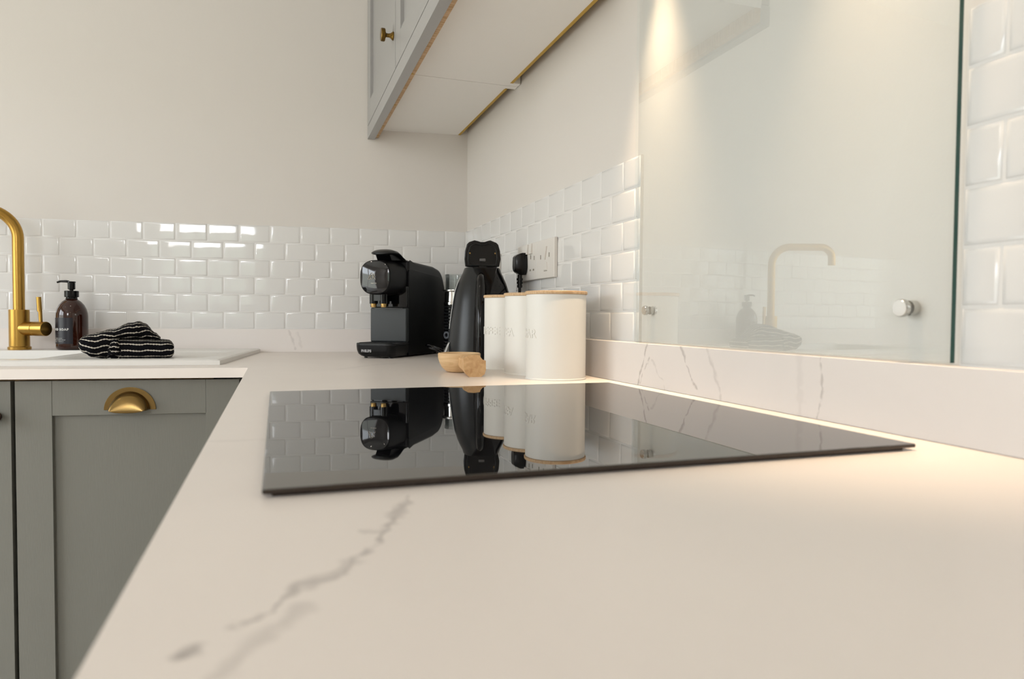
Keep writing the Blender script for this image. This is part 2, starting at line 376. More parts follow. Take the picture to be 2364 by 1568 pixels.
# ---- glazed brick tiles (one mesh per tiled stretch)
TH, UPZ = .0543, .0723
def tile(me, frame, a0, a1, z0, z1, t=.0062, wob=.0002):
    """frame(a, out, z) -> world; a along the wall, out away from it"""
    g = .0009; bw, bt = .0042, .0030
    a0 += g; a1 -= g; z0 += g; z1 -= g
    if a1-a0 < .008 or z1-z0 < .006: return
    o_ = [random.uniform(-wob, wob) for _ in range(4)]
    base = [(a0, z0), (a1, z0), (a1, z1), (a0, z1)]
    L0 = [frame(a, .0006, z) for a, z in base]
    c = [(a0+.0008, z0+.0008), (a1-.0008, z0+.0008), (a1-.0008, z1-.0008), (a0+.0008, z1-.0008)]
    L1 = [frame(a, t-bt, z) for a, z in base]
    L2 = [frame(a, t-.0009, z) for a, z in c]
    i = bw*.5
    L2b = [frame(a, t-.0002+q*.5, z) for (a, z), q in zip([(a0+i, z0+i), (a1-i, z0+i), (a1-i, z1-i), (a0+i, z1-i)], o_)]
    L3 = [frame(a, t+q, z) for (a, z), q in zip([(a0+bw*1.3, z0+bw*1.3), (a1-bw*1.3, z0+bw*1.3), (a1-bw*1.3, z1-bw*1.3), (a0+bw*1.3, z1-bw*1.3)], o_)]
    loops = [[me.bm.verts.new(p) for p in l] for l in (L0, L1, L2, L2b, L3)]
    for p, q in zip(loops, loops[1:]):
        for k in range(4): me.bm.faces.new([p[k], p[(k+1) % 4], q[(k+1) % 4], q[k]])
    me.bm.faces.new(loops[-1])
def tile_run(me, frame, a_from, a_to, joint0, pitch, rows, ztop, skip=None):
    for r_ in range(rows):
        z1 = ztop - r_*TH; z0 = z1 - TH
        off = joint0 + (pitch/2 if r_ % 2 else 0)
        k = math.floor((a_from-off)/pitch); a = off + k*pitch
        while a < a_to:
            x0, x1 = max(a, a_from), min(a+pitch, a_to)
            if x1 > x0: tile(me, frame, x0, x1, z0, z1)
            a += pitch
ZT = UPZ + 6*TH
fb = lambda a, out, z: B(a, -out, z)
fr_ = lambda a, out, z: Vector((-out, a, z))
PB = .0918
me = Mesh(); tile_run(me, fb, -2.5, -.006, -.0743-PB*30, PB, 6, ZT)
t1 = structure(me, 'trim_1', M_TILE, ang=60, wnorm=False)
me = Mesh(); me.box(-2.5, -.004, -.0053, 0, UPZ, ZT-.001, M=MB_ROT); g1 = structure(me, 'trim_2', M_GROUT)
me = Mesh(); tile_run(me, fr_, -1.1640, -.004, -1.1022-.091*3, .091, 6, ZT)
tile_run(me, fr_, -2.9, -1.7585, -1.7950-.091*20, .091, 7, ZT)
structure(me, 'trim_3', M_TILE, ang=60, wnorm=False)
me = Mesh(); me.box(-.0053, 0, -1.164, -.002, UPZ, ZT-.001); me.box(-.0053, 0, -2.9, -1.7585, UPZ, ZT-.001)
structure(me, 'trim_4', M_GROUT)

# ================================================================== worktop and upstands
W1 = Vector((-.6611, -.6104, 0))
sW = W1.x*cP + W1.y*sP; dW = -W1.x*sP + W1.y*cP
wt = thing('worktop', 'white stone worktop with grey veins running into the corner, L shaped', 'worktop')
TK = .0215
me = Mesh()
me.prism([(-.6632, -2.95, -TK), (-.0, -2.95, -TK), (0, 0, -TK), B(sW, 0, -TK), W1+Vector((0, 0, -TK))], (0, 0, TK))
def bp_(s0, s1, d0, d1, dd0=None):
    me.prism([B(s0, d0 if dd0 is None else dd0, -TK), B(s1, d0, -TK), B(s1, d1, -TK), B(s0, d1, -TK)], (0, 0, TK))
bp_(-1.045, sW, dW, 0, dW+.006); bp_(-1.62, -1.045, dW+.006, -.55, dW+.011); bp_(-1.62, -1.045, -.135, 0); bp_(-2.5, -1.62, dW+.011, 0, dW+.016)
bmesh.ops.remove_doubles(me.bm, verts=me.bm.verts, dist=1e-6)
me.build('top_slab', M_STONE, wt, smooth=False)
me = Mesh().box(-.0195, 0, -2.95, -.021, .0002, UPZ, bev=.0012)
tag(me.build('stone_upstand', M_STONEU), 'veined white stone upstand along the hob wall, glowing under the hood lamps', 'upstand')
me = Mesh().box(-2.5, -.0, -.0195, 0, .0002, UPZ, M=MB_ROT)
tag(me.build('stone_upstand', M_STONEB), 'white stone upstand along the sink wall behind the tap and coffee machine', 'upstand')

# ================================================================== induction hob
HX0, HX1, HY0, HY1, HH = -.6110, -.0718, -1.7725, -1.1825, .0060
hob = thing('induction_hob', 'black glass induction hob set flat in the white worktop, mirroring the jars', 'hob', (HX0, HY0, 0))
dx, dy = HX1-HX0, HY1-HY0
me = Mesh().box(0, dx, 0, dy, .0026, HH, bev=.0011, seg=2)
gl = me.build('glass_plate', M_HOB, hob, smooth=False)
gl.data.materials.append(M_HOBEDGE)
for p in gl.data.polygons:
    if p.normal.z < .5: p.material_index = 1
Mesh().box(.006, dx-.010, .005, dy-.006, .0001, .0026).build('under_frame', M_HOBEDGE, hob)

# ================================================================== glass splashback
GY0, GY1, GZ0, GZ1 = -1.7570, -1.1560, .0748, .792
sp_ = thing('glass_splashback', 'clear greenish glass splashback standing off the wall behind the hob', 'splashback', (-.0150, GY0, GZ0), -math.atan2(.0028, GY1-GY0))
me = Mesh().box(0, .0055, 0, GY1-GY0, 0, GZ1-GZ0)
g = me.build('glass_pane', M_GLASS, sp_, smooth=False); g.data.materials.append(M_GLASSEDGE); g.data.materials.append(mat('pale glass edge', (.42, .50, .46, 1), .15))
for p in g.data.polygons:
    if p.normal.y < -.5: p.material_index = 1
    elif p.normal.z < -.5: p.material_index = 2
def stud(y, z, r_, gap):
    e = bpy.data.objects.new('standoff_fixing', None); COL.objects.link(e); e.parent = sp_; e.location = (0, y-GY0, z-GZ0)
    ax = RY(R(-90))
    Mesh().lathe([(0, .0), (r_, .0), (r_, .0045), (r_*.92, .0055), (0, .0057)], 40, M=ax).build('cap', M_CHROME, e)
    Mesh().lathe([(r_*.86, -.0058), (r_*.86, -gap)], 32, M=ax).build('spacer', M_CHROME, e)
stud(-1.2020, .1275, .0078, .0118); stud(-1.7055, .1262, .0088, .0145)

# ================================================================== wall cabinets
CXF, CZB = -.3223, .6845
def wall_cabinet(y0, y1, label, knob_y=None, knob_z=.80, wall_end=False):
    """y0 far end, y1 near end"""
    c = thing('wall_cabinet', label, 'cabinet', (0, y1, CZB), 0, 'wall cabinets above the worktop')
    W_ = y0-y1; f0 = CXF; zt = .80
    me = Mesh()
    me.box(f0+.020, -.030, 0, W_, .0315, .0495)                       # bottom board
    me.box(f0+.020, -.030, 0, .018, .0495, zt).box(f0+.020, -.030, W_-.018, W_, .0495, zt).box(f0+.020, -.03, 0, W_, zt-.018, zt)
    me.box(-.047, -.039, .018, W_-.018, .05, zt-.018)
    me.build('carcass', M_UNDER, c)
    me = Mesh().box(-.0315, -.0235, .024, W_-.022, .0310, .30); me.build('raw_back_edge', M_BROWN, c)
    for qa, qb in ((W_-.020, W_), (0, .022)): Mesh().box(-.030, -.003, qa, qb, .0325, .06).build('wall_fixing_block', M_UNDER, c)
    # shaker door: frame, recessed panel
    d0, d1, zb, zz = .0015, W_-.0015, .0410, zt-.003
    st = .068
    dr = bpy.data.objects.new('door', None); COL.objects.link(dr); dr.parent = c
    me = Mesh()
    me.box(f0, f0+.019, d0, d0+st, zb, zz, bev=.0006).box(f0, f0+.019, d1-st, d1, zb, zz, bev=.0006)
    me.box(f0+.0002, f0+.019, d0+st, d1-st, zb, zb+st, bev=.0005).box(f0+.0002, f0+.019, d0+st, d1-st, zz-st, zz, bev=.0005)
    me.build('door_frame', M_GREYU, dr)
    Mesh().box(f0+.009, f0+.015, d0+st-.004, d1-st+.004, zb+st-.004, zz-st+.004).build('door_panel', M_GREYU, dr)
    if knob_y is not None:
        prof = [(0, .0), (.0105, .0), (.0105, .0025), (.0060, .0075), (.0047, .0120), (.0050, .0180), (.0090, .0205), (.0150, .0215), (.0158, .0235), (.0158, .0300), (.0145, .0315), (.0, .0322)]
        Mesh().lathe(prof, 36, M=T(f0, knob_y-y1, knob_z-CZB) @ RY(R(-90))).build('knob', M_BRASSD, dr)
    return c
EY = .040
wall_cabinet(EY, -.5075, 'grey wall cabinet in the corner with a round brass knob', knob_y=-.4790, knob_z=.815)
wall_cabinet(-.5100, -1.098, 'grey wall cabinet nearer the hob, cut off by the top of the picture')
pel = thing('cabinet_pelmet', 'grey pelmet rail under the front of the wall cabinets', 'pelmet')
Mesh().box(CXF, CXF+.0225, -1.098, EY, CZB, CZB+.0385, bev=.0008).build('rail', M_GREYU, pel)
me = Mesh().box(CXF+.0225, CXF+.0345, -1.098, EY-.004, CZB+.0060, CZB+.0315)
me.build('raw_batten', M_RAW, pel)
for y in (-.585, -.330, -.110, .000):
    Mesh().lathe([(0, 0), (.0028, 0), (.0028, .0012), (0, .0012)], 14, M=T(CXF+.0285, y, CZB+.0052)).build('screw_head', M_BROWN, pel)

# ================================================================== extractor hood above the hob (lamps of the place)
hd = thing('extractor_hood', 'steel extractor hood with two lamps above the hob', 'extractor hood', (-.25, -1.475, .80))
Mesh().box(-.25, .249, -.295, .295, 0, .05, bev=.002).build('canopy', M_STEEL, hd)
Mesh().box(-.05, .249, -.14, .14, .05, .745).build('chimney', M_STEEL, hd)
def lamp(x, y, power, size=78):
    M_L = mat('warm lamp glass', (1, .8, .55, 1), .4, emis=((1, .74, .46, 1), 12))
    Mesh().lathe([(0, 0), (.028, 0), (.028, -.003), (0, -.003)], 28, M=T(x+.25, y+1.475, 0)).build('lamp_glass', M_L, hd)
    l = bpy.data.lights.new('hood_lamp', 'SPOT'); l.energy = power; l.color = (1, .73, .47); l.spot_size = R(size); l.spot_blend = 1.0; l.shadow_soft_size = .028
    ob = bpy.data.objects.new('hood_lamp', l); COL.objects.link(ob); ob.location = (x, y, .794+Z0)
lamp(-.050, -1.22, 175, 48); lamp(-.050, -1.66, 130, 54)

# ceiling downlights
def downlight(x, y, p, where):
    t_ = thing('ceiling_downlight', 'recessed round downlight in the ceiling, ' + where, 'ceiling light', (x, y, ZC), 0, 'ceiling downlights')
    Mesh().lathe([(.045, -.004), (.052, -.004), (.054, 0)], 28).build('trim_ring', M_CHROME, t_)
    Mesh().lathe([(0, -.002), (.045, -.002)], 28, ).build('lens', mat('lit downlight lens', (1, 1, 1, 1), .4, emis=((1, .9, .76, 1), 18)), t_)
    l = bpy.data.lights.new('downlight', 'AREA'); l.shape = 'DISK'; l.size = .09; l.energy = p; l.color = (1, .90, .78)
    ob = bpy.data.objects.new('downlight', l); COL.objects.link(ob); ob.location = (x, y, ZC-.01+Z0)
for x, y, p, q in ((-2.3, -.9, 2, 'left of the tap'), (-1.15, -.95, 2, 'above the sink drainer'), (-2.3, -2.3, 3, 'in the middle of the room'),
                   (-.9, -3.75, 13, 'unseen, added as rear fill near the end of the hob worktop'), (-2.2, -3.75, 13, 'unseen, added as rear fill near the rear window')): downlight(x, y, p, q)  # rear pair added to brighten the corner under the wall cabinets

# ================================================================== base cabinets
DF = -.663
def base_door(c, s0, s1, z0, z1, rail=.0745, stile=.070, rev=False):
    dr = bpy.data.objects.new('door', None); COL.objects.link(dr); dr.parent = c
    me = Mesh(); f = DF
    me.box(s0, s0+stile, f, f+.02, z0, z1, bev=.0006).box(s1-stile, s1, f, f+.02, z0, z1, bev=.0006)
    me.box(s0+stile+.0004, s1-stile-.0004, f+.0004, f+.02, z1-rail, z1, bev=.0004).box(s0+stile+.0004, s1-stile-.0004, f+.0004, f+.02, z0, z0+rail, bev=.0004)
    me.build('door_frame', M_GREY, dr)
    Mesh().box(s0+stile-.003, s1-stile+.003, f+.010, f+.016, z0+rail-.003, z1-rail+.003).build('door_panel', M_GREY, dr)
    return dr
def base_cab(s0, s1, label, y=0):
    c = thing('base_cabinet', label, 'cabinet', (0, 0, 0), PHI, 'base cabinets under the sink worktop')
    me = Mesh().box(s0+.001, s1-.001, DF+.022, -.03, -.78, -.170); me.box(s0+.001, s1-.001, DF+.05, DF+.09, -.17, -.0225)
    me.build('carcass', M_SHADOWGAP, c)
    Mesh().box(s0, s1, DF+.055, DF+.07, -.899, -.785).build('plinth', M_GREY, c)
    return c
c1 = base_cab(-1.0475, -.5985, 'grey base cabinet with a brass cup handle, left of the corner')
d1 = base_door(c1, -1.0455, -.5985, -.775, -.0275)
# cup handle
cup = bpy.data.objects.new('cup_handle', None); COL.objects.link(cup); cup.parent = d1; cup.location = (-.8222, DF, -.0915)
cup['label'] = 'brass cup handle'
ro, ri, hz_ = .0520, .0395, .0490
pts = [(ro*cos(a), 0, ro*sin(a)*hz_/ro) for a in [pi*i/28 for i in range(29)]] + [(ri*cos(a), 0, ri*sin(a)) for a in [pi*(28-i)/28 for i in range(29)]]
Mesh().prism([(x, -.0022, z) for x, y_, z in pts], (0, .0022, 0), bev=.0004).build('back_flange', M_BRASS, cup)
me = Mesh(); n, m_n = 28, 12; rows_ = []
for j in range(m_n+1):
    t_ = j/m_n*pi/2
    rows_.append([me.bm.verts.new((ri*cos(pi*i/n)*(cos(t_)*.12+.88 if 0 else 1)*(1-.18*(1-cos(t_)))*1.0, -.0265*sin(t_)**.85 if t_ else 0, (ri*sin(pi*i/n))*(cos(t_)) - .0045*sin(t_)*sin(pi*i/n))) for i in range(n+1)])
for p, q in zip(rows_, rows_[1:]):
    for i in range(n): me.bm.faces.new([p[i], p[i+1], q[i+1], q[i]])
h_ = me.build('cup_shell', M_BRASS, cup, ang=80)
sm = h_.modifiers.new('s', 'SOLIDIFY'); sm.thickness = .0016; sm.offset = -1
c2 = base_cab(-1.65, -1.0515, 'grey base cabinet below the sink at the left picture edge')
d2 = base_door(c2, -1.6490, -1.0535, -.775, -.0275, stile=.075)
prof = [(0, .0), (.010, .0), (.010, .0025), (.0055, .0075), (.0045, .012), (.0050, .018), (.0150, .0210), (.0165, .0235), (.0165, .0295), (.015, .0315), (0, .0325)]
Mesh().lathe(prof, 36, M=T(-1.0800, DF, -.1015) @ RX(R(90))).build('knob', mat('dark bronze', (.05, .03, .025, 1), .35, .8), d2)
# batten in the gap under the slab
bt = thing('worktop_batten', 'raw wood batten in the dark gap under the sink worktop', 'batten', (0, 0, 0), PHI)
Mesh().box(-2.2, -.66, DF+.024, DF+.038, -.0300, -.0218).build('batten_board', M_RAW, bt)
# unit below the hob leg (seen only from the side)
hc = thing('hob_base_cabinet', 'grey base cabinet under the hob worktop leg', 'cabinet')
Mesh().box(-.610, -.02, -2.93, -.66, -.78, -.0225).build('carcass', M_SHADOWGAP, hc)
for k in range(4):
    ya, yb = -2.93+k*.5675, -2.93+(k+1)*.5675-.003
    me = Mesh(); me.box(-.632, -.612, ya, ya+.07, -.775, -.0275).box(-.632, -.612, yb-.07, yb, -.775, -.0275).box(-.632, -.612, ya+.07, yb-.07, -.10, -.0275).box(-.632, -.612, ya+.07, yb-.07, -.775, -.70)
    me.box(-.622, -.614, ya+.065, yb-.065, -.705, -.095)
    me.build('door', M_GREY, hc)
Mesh().box(-.575, -.56, -2.93, -.66, -.899, -.785).build('plinth', M_GREY, hc)
Mesh().box(-.630, -.614, -.658, -.585, -.775, -.0275).build('corner_post', M_GREY, hc)

# ================================================================== sink
SK = thing('sink', 'white composite sink with a drainer set into the worktop', 'sink', (0, 0, 0), PHI)
s0, s1, d0, d1_ = -1.72, -.652, -.600, -.030
def sst(x): x = max(0, min(1, x)); return x*x*(3-2*x)
def rrect(s, d, a0, a1, b0, b1, soft):
    return min(sst((s-a0)/soft), sst((a1-s)/soft)) * min(sst((d-b0)/soft), sst((b1-d)/soft))
def sink_z(s, d):
    z = .0130
    z -= .0050*rrect(s, d, -1.02, -.700, -.548, -.170, .022)
    z -= .150*rrect(s, d, -1.60, -1.060, -.540, -.145, .018)
    ed = min(s-s0, s1-s, d-d0, d1_-d)
    z -= .0028*(1-sst(ed/.006))**2
    return z
me = Mesh(); ns, nd = 200, 110; grid = []
for i in range(ns+1):
    s = s0+(s1-s0)*i/ns
    grid.append([me.bm.verts.new((s, d0+(d1_-d0)*j/nd, sink_z(s, d0+(d1_-d0)*j/nd))) for j in range(nd+1)])
for i in range(ns):
    for j in range(nd): me.bm.faces.new([grid[i][j], grid[i+1][j], grid[i+1][j+1], grid[i][j+1]])
rim = [grid[i][0] for i in range(ns+1)] + [grid[ns][j] for j in range(1, nd+1)] + [grid[i][nd] for i in range(ns-1, -1, -1)] + [grid[0][j] for j in range(nd-1, 0, -1)]
low = [me.bm.verts.new((v.co.x, v.co.y, .0002)) for v in rim]
for i in range(len(rim)): me.bm.faces.new([rim[i], low[i], low[(i+1) % len(rim)], rim[(i+1) % len(rim)]])
me.build('sink_body', M_SINK, SK, ang=50)
Mesh().lathe([(0, .0), (.03, 0), (.032, .002), (.04, .002)], 32, M=T(-1.33, -.34, -.1368)).build('drain', M_CHROME, SK)

# ================================================================== tap
tp = thing('kitchen_tap', 'brushed gold kitchen tap with an arched spout behind the sink', 'tap', B(-1.2960, -.085, .0130), PHI)
Mesh().lathe([(0, 0), (.0275, 0), (.0285, .0015), (.0285, .0080), (.0262, .0090), (.0258, .0100), (.0252, .0105), (.0252, .1130), (.0245, .1140), (0, .1140)], 48).build('base_column', M_GOLD, tp)
path = []
R_ = .075; dirx, diry = -.90, -.43
for k in range(8): path.append((0, 0, .11+k*(.3185-.11)/7))
for k in range(1, 15):
    a = pi/2*k/14; q = R_*(1-cos(a)); path.append((dirx*q, diry*q, .3185+R_*sin(a)))
for k in range(1, 5): q = R_+k*.031; path.append((dirx*q, diry*q, .3185+R_))
q0 = R_+.124; R2 = .045
for k in range(1, 13):
    a = pi/2*k/12; q = q0+R2*sin(a); path.append((dirx*q, diry*q, .3185+R_-R2*(1-cos(a))))
path.append((dirx*(q0+R2), diry*(q0+R2), .3185+R_-R2-.028))
Mesh().tube(path, .0145, 24).build('spout', M_GOLD, tp, ang=60)
AX = RY(R(90))
ARM = RZ(R(-22))
Mesh().lathe([(0, .010), (.0200, .010), (.0200, .0520), (.0192, .0530)], 40, M=T(0, 0, .0600) @ ARM @ AX).build('side_arm', M_GOLD, tp)
Mesh().lathe([(.0190, .0530), (.0204, .0550), (.0204, .0885), (.0196, .0898), (0, .0900)], 40, M=T(0, 0, .0600) @ ARM @ AX).build('control_dial', M_GOLD, tp)
Mesh().tube([ARM @ Vector((.072, 0, .078)), ARM @ Vector((.0705, 0, .108)), ARM @ Vector((.0685, 0, .110)), ARM @ Vector((.0660, 0, .1500))], [.0046, .0048, .0062, .0062], 18).build('lever', M_GOLD, tp)

# ================================================================== soap bottle
sb = thing('soap_dispenser', 'brown hand soap bottle with a black pump beside the gold tap', 'soap bottle', B(-1.1560, -.095, .0130), PHI)
rb = .0405
prof = [(0, .002), (.030, .0), (.0365, .0015), (.0400, .007), (rb, .012), (rb, .095), (.0398, .105), (.0370, .117), (.0315, .1285), (.0240, .1380), (.0170, .1435), (.0135, .1460), (.0135, .1500), (0, .1500)]
Mesh().lathe(prof, 64).build('bottle_body', M_AMBER, sb, ang=50)
la = R(-175)
Mesh().lathe([(rb+.0004, .018), (rb+.0004, .0920)], 60, a0=R(-180), a1=R(-66)).build('paper_label', M_LABEL, sb)
me = Mesh(); lc = R(-122)
wrap_text(me, text_mesh('HAND SOAP', .0088, .0001, .00035, 1.25), rb, lc, .0585, .0005)
wrap_text(me, text_mesh('_____', .0035, .0001, 0, .8), rb, lc, .0500, .0005)
wrap_text(me, text_mesh('REFILLABLE', .0036, .0001, 0, 1.4), rb, lc, .0335, .0005)
wrap_text(me, text_mesh('HAND & BODY SOAP', .0036, .0001, 0, 1.3), rb, lc, .0290, .0005)
wrap_text(me, text_mesh('500 ml  16.9 fl oz', .0034, .0001, 0, 1.3), rb, lc, .0245, .0005)
me.build('label_lettering', M_LETTER, sb)
me = Mesh().lathe([(.0150, .1440), (.0158, .1470), (.0142, .1475), (.0142, .1500), (.0180, .1512), (.0184, .1525), (.0184, .1680), (.0175, .1690), (.0100, .1695), (0, .1695)], 40)
me.build('pump_collar', M_BLKGLOSS, sb)
me = Mesh().lathe([(.0050, .168), (.0050, .172), (.0092, .1735), (.0096, .1750), (.0096, .1920), (.0110, .1932), (.0105, .1960), (0, .1968)], 32)
a = R(-168+0)
me.tube([(.006*cos(a), .006*sin(a), .1945), (-.012, -.003, .1960), (-.026, -.005, .1958), (-.0350, -.006, .1925)], [.0040, .0036, .0031, .0024], 14)
me.build('pump_head', M_BLKGLOSS, sb)

# ================================================================== striped towel
tw = thing('folded_towel', 'folded black towel with thin cream stripes on the sink drainer', 'towel', B(-.8930, -.430, .0085), R(8)); tw.scale = (.92, 1, 1)
def lump(me, stations, seg=44, power=.55, lay=None, vshift=0.0, wave=.0007, spread=None):
    rings = []
    for (x, zb, zt, ya, yb) in stations:
        cz, cy, hzz, hy = (zb+zt)/2, (ya+yb)/2, (zt-zb)/2, (yb-ya)/2
        ring = []
        for k in range(seg):
            a = -2*pi*k/seg - pi/2
            cy_, sz_ = cos(a), sin(a)
            yy = math.copysign(abs(cy_)**power, cy_); zz = math.copysign(abs(sz_)**power, sz_)
            n = wave*sin(x*130+zz*7+k*.7) + random.uniform(-.0005, .0005)
            ring.append(Vector((x+random.uniform(-.0004, .0004), cy+yy*hy+n, max(.0005, cz+zz*hzz+n*.5))))
        rings.append(ring)
    vv = [[me.bm.verts.new(p) for p in r_] for r_ in rings]
    uvl = me.bm.loops.layers.uv.verify()
    # v: arc length round the profile measured from the front bottom
    arcs = []
    for r_ in rings:
        s_ = [0]
        for k in range(seg): s_.append(s_[-1]+(r_[(k+1) % seg]-r_[k]).length)
        arcs.append(s_)
    mean = [sum(a[k] for a in arcs)/len(arcs) for k in range(seg+1)]
    for i in range(len(vv)-1):
        for k in range(seg):
            k2 = (k+1) % seg
            f = me.bm.faces.new([vv[i][k], vv[i][k2], vv[i+1][k2], vv[i+1][k]])
            A = [(i, k), (i, k+1), (i+1, k+1), (i+1, k)]
            for lp, (ii, kk) in zip(f.loops, A):
                lp[uvl].uv = (rings[ii][0].x, arcs[ii][kk]+stations[ii][1]+vshift)
    for r_, ii in ((vv[0][::-1], 0), (vv[-1], -1)):
        f = me.bm.faces.new(r_)
        for lp in f.loops: lp[uvl].uv = (lp.vert.co.x, lp.vert.co.z*1.2+vshift)
def lerp_st(keys, n=26):
    out = []
    for i in range(n+1):
        x = keys[0][0]+(keys[-1][0]-keys[0][0])*i/n
        for a, b_ in zip(keys, keys[1:]):
            if a[0] <= x <= b_[0]+1e-9:
                t_ = sst((x-a[0])/(b_[0]-a[0]))
                out.append(tuple(a[q]+(b_[q]-a[q])*t_ if q else x for q in range(5))); break
    return out
me = Mesh()
# right front fold, left fold, the ridge on top and its crumpled right slope
lump(me, lerp_st([(-.034, .004, .034, -.085, .04), (-.024, .000, .049, -.092, .05), (.02, 0, .0480, -.094, .05), (.078, 0, .0450, -.093, .05), (.090, .000, .0440, -.0925, .05), (.098, .003, .0400, -.090, .048), (.102, .010, .032, -.082, .045)]), vshift=.004)
lump(me, lerp_st([(-.115, .026, .046, -.060, .030), (-.108, .016, .054, -.075, .045), (-.085, .004, .060, -.082, .05), (-.050, .0, .064, -.080, .05), (-.026, .0, .060, -.070, .05), (-.015, .004, .050, -.055, .04)], 22), vshift=.0, wave=.0016)
lump(me, lerp_st([(-.080, .045, .062, -.070, .04), (-.040, .045, .072, -.080, .045), (.000, .045, .087, -.075, .045), (.018, .043, .0905, -.070, .045), (.034, .042, .0840, -.062, .045), (.058, .040, .062, -.050, .04), (.070, .038, .050, -.045, .035)], 30), power=.8, vshift=.006, wave=.0018)
# bunched edge between the folds
lump(me, lerp_st([(-.050, .0, .030, -.088, .0), (-.040, .0, .050, -.096, .0), (-.028, .0, .052, -.098, .0), (-.020, .002, .040, -.092, .0)], 14), power=.8, vshift=.003, wave=.004)
bmesh.ops.recalc_face_normals(me.bm, faces=me.bm.faces)
tob = me.build('towel_cloth', M_TOWEL, tw, ang=180)

# ================================================================== coffee machine
Dv = Vector((.581, .814, 0)); Wv = Vector((.814, -.581, 0))
CMO = Vector((-.3051, -.3683, 0)) - Wv*.118
rzc = math.atan2(Wv.y, Wv.x)
cm = thing('coffee_machine', 'black pod coffee machine with a round glossy face in the corner', 'coffee machine', CMO, rzc)
WM = .118     # local x across, y to the back, z up
def rounded_poly(x0, x1, y0, y1, r_, z, n=8, corners=(1, 1, 1, 1)):
    pts = []
    for (cx_, cy_, a0, on) in ((x1-r_, y1-r_, 0, corners[0]), (x0+r_, y1-r_, pi/2, corners[1]), (x0+r_, y0+r_, pi, corners[2]), (x1-r_, y0+r_, 3*pi/2, corners[3])):
        if not on:
            ang = a0+pi/4; pts.append((cx_+r_*math.copysign(1, cos(ang)), cy_+r_*math.copysign(1, sin(ang)), z)); continue
        for k in range(n+1):
            a = a0+pi/2*k/n; pts.append((cx_+r_*cos(a), cy_+r_*sin(a), z))
    return pts
def skin_loops(me, loops, close=True):
    L_ = [[me.bm.verts.new(p) for p in l] for l in loops]; n = len(L_[0])
    for p, q in zip(L_, L_[1:]):
        for i in range(n): me.bm.faces.new([p[i], p[(i+1) % n], q[(i+1) % n], q[i]])
    if close: me.bm.faces.new(L_[0][::-1]); me.bm.faces.new(L_[-1])
# drip tray
me = Mesh(); LP = []
for z, ins in ((.0035, .016), (.006, .0095), (.012, .0040), (.022, .0010), (.0345, 0)):
    LP.append(rounded_poly(-.001+ins, WM-ins*.6, ins, .100, .022, z, corners=(0, 0, 1, 1)))
skin_loops(me, LP); me.build('drip_tray', M_BLKMATT, cm, ang=50)
me = Mesh(); skin_loops(me, [rounded_poly(-.001, WM, 0, .100, .022, .0352, corners=(0, 0, 1, 1)), rounded_poly(-.001, WM, 0, .100, .022, .0405, corners=(0, 0, 1, 1)), rounded_poly(.0005, WM-.0015, .0015, .100, .022, .0420, corners=(0, 0, 1, 1))])
me.build('tray_rim', M_BLKSOFT, cm)
me = Mesh()
for k in range(9): me.box(.012, WM-.012, .010+k*.0095, .0135+k*.0095, .0420, .0432)
me.build('drip_grille', M_BLKPANEL, cm)
for x, y in ((.022, .028), (.096, .028), (.02, .33), (.10, .33)): Mesh().lathe([(0, 0), (.0045, 0), (.0045, .0045), (0, .0045)], 16, M=T(x, y, 0)).build('foot', M_BLKGLOSS, cm)
me = Mesh(); me.add_mesh(text_mesh('PHILIPS', .0096, .0002, .00055), T(.038, -.0006, .0200) @ RX(R(90)))
for v in me.bm.verts:
    if v.co.x < .025: v.co.y += (.025-v.co.x)*.12
me.build('maker_lettering', M_LETTERDIM, cm)
# column front
me = Mesh().box(.004, WM-.0005, .086, .110, .042, .1395, bev=.004, seg=3); me.build('column_front', mat('black plastic with painted sheen', (.020, .024, .026, 1), .36), cm)  # lifted base colour stands in for window sheen on the black front
Mesh().box(.016, WM-.012, .0853, .0870, .1362, .1392).build('pod_bin_slot', M_BLKGLOSS, cm)
me = Mesh().box(.002, WM-.0005, .088, .110, .1400, .200, bev=.003, seg=2); me.build('brew_block', M_BLKGLOSS, cm)
# main body: rounded back arch, extruded across the width
def body_outline(yf, top, back, zb):
    pts = [(yf, zb), (back-.012, zb), (back-.002, zb+.02), (back, .08), (back, .190)]
    for k in range(1, 10):
        a = pi/2*k/10; pts.append((back-.060+.060*cos(a), .190+(top-.008-.190)*sin(a)))
    pts += [(back-.090, top-.003), (.170, top), (.120, top+.001), (.080, top+.0005)]
    pts += [(yf, top-.004)] if yf > .07 else []
    return pts
BK = .372
out = body_outline(.100, .2720, BK, .004)
me = Mesh(); me.prism([(.006, y, z) for y, z in out], (WM-.006-.0015, 0, 0), bev=.009, seg=4); me.build('body_shell', M_BLKMATT, cm, ang=50)
pan = [(.1005, .004), (BK-.016, .004), (BK-.006, .02), (BK-.004, .08), (BK-.005, .190)] + [(BK-.060+.054*cos(pi/2*k/8), .190+.050*sin(pi/2*k/8)) for k in range(1, 9)] + [(.110, .2500), (.1030, .2470), (.1005, .2400)]
me = Mesh(); me.prism([(WM-.006, y, z) for y, z in pan], (.0062, 0, 0), bev=.0012, seg=2); me.build('side_panel', M_BLKPANEL, cm)
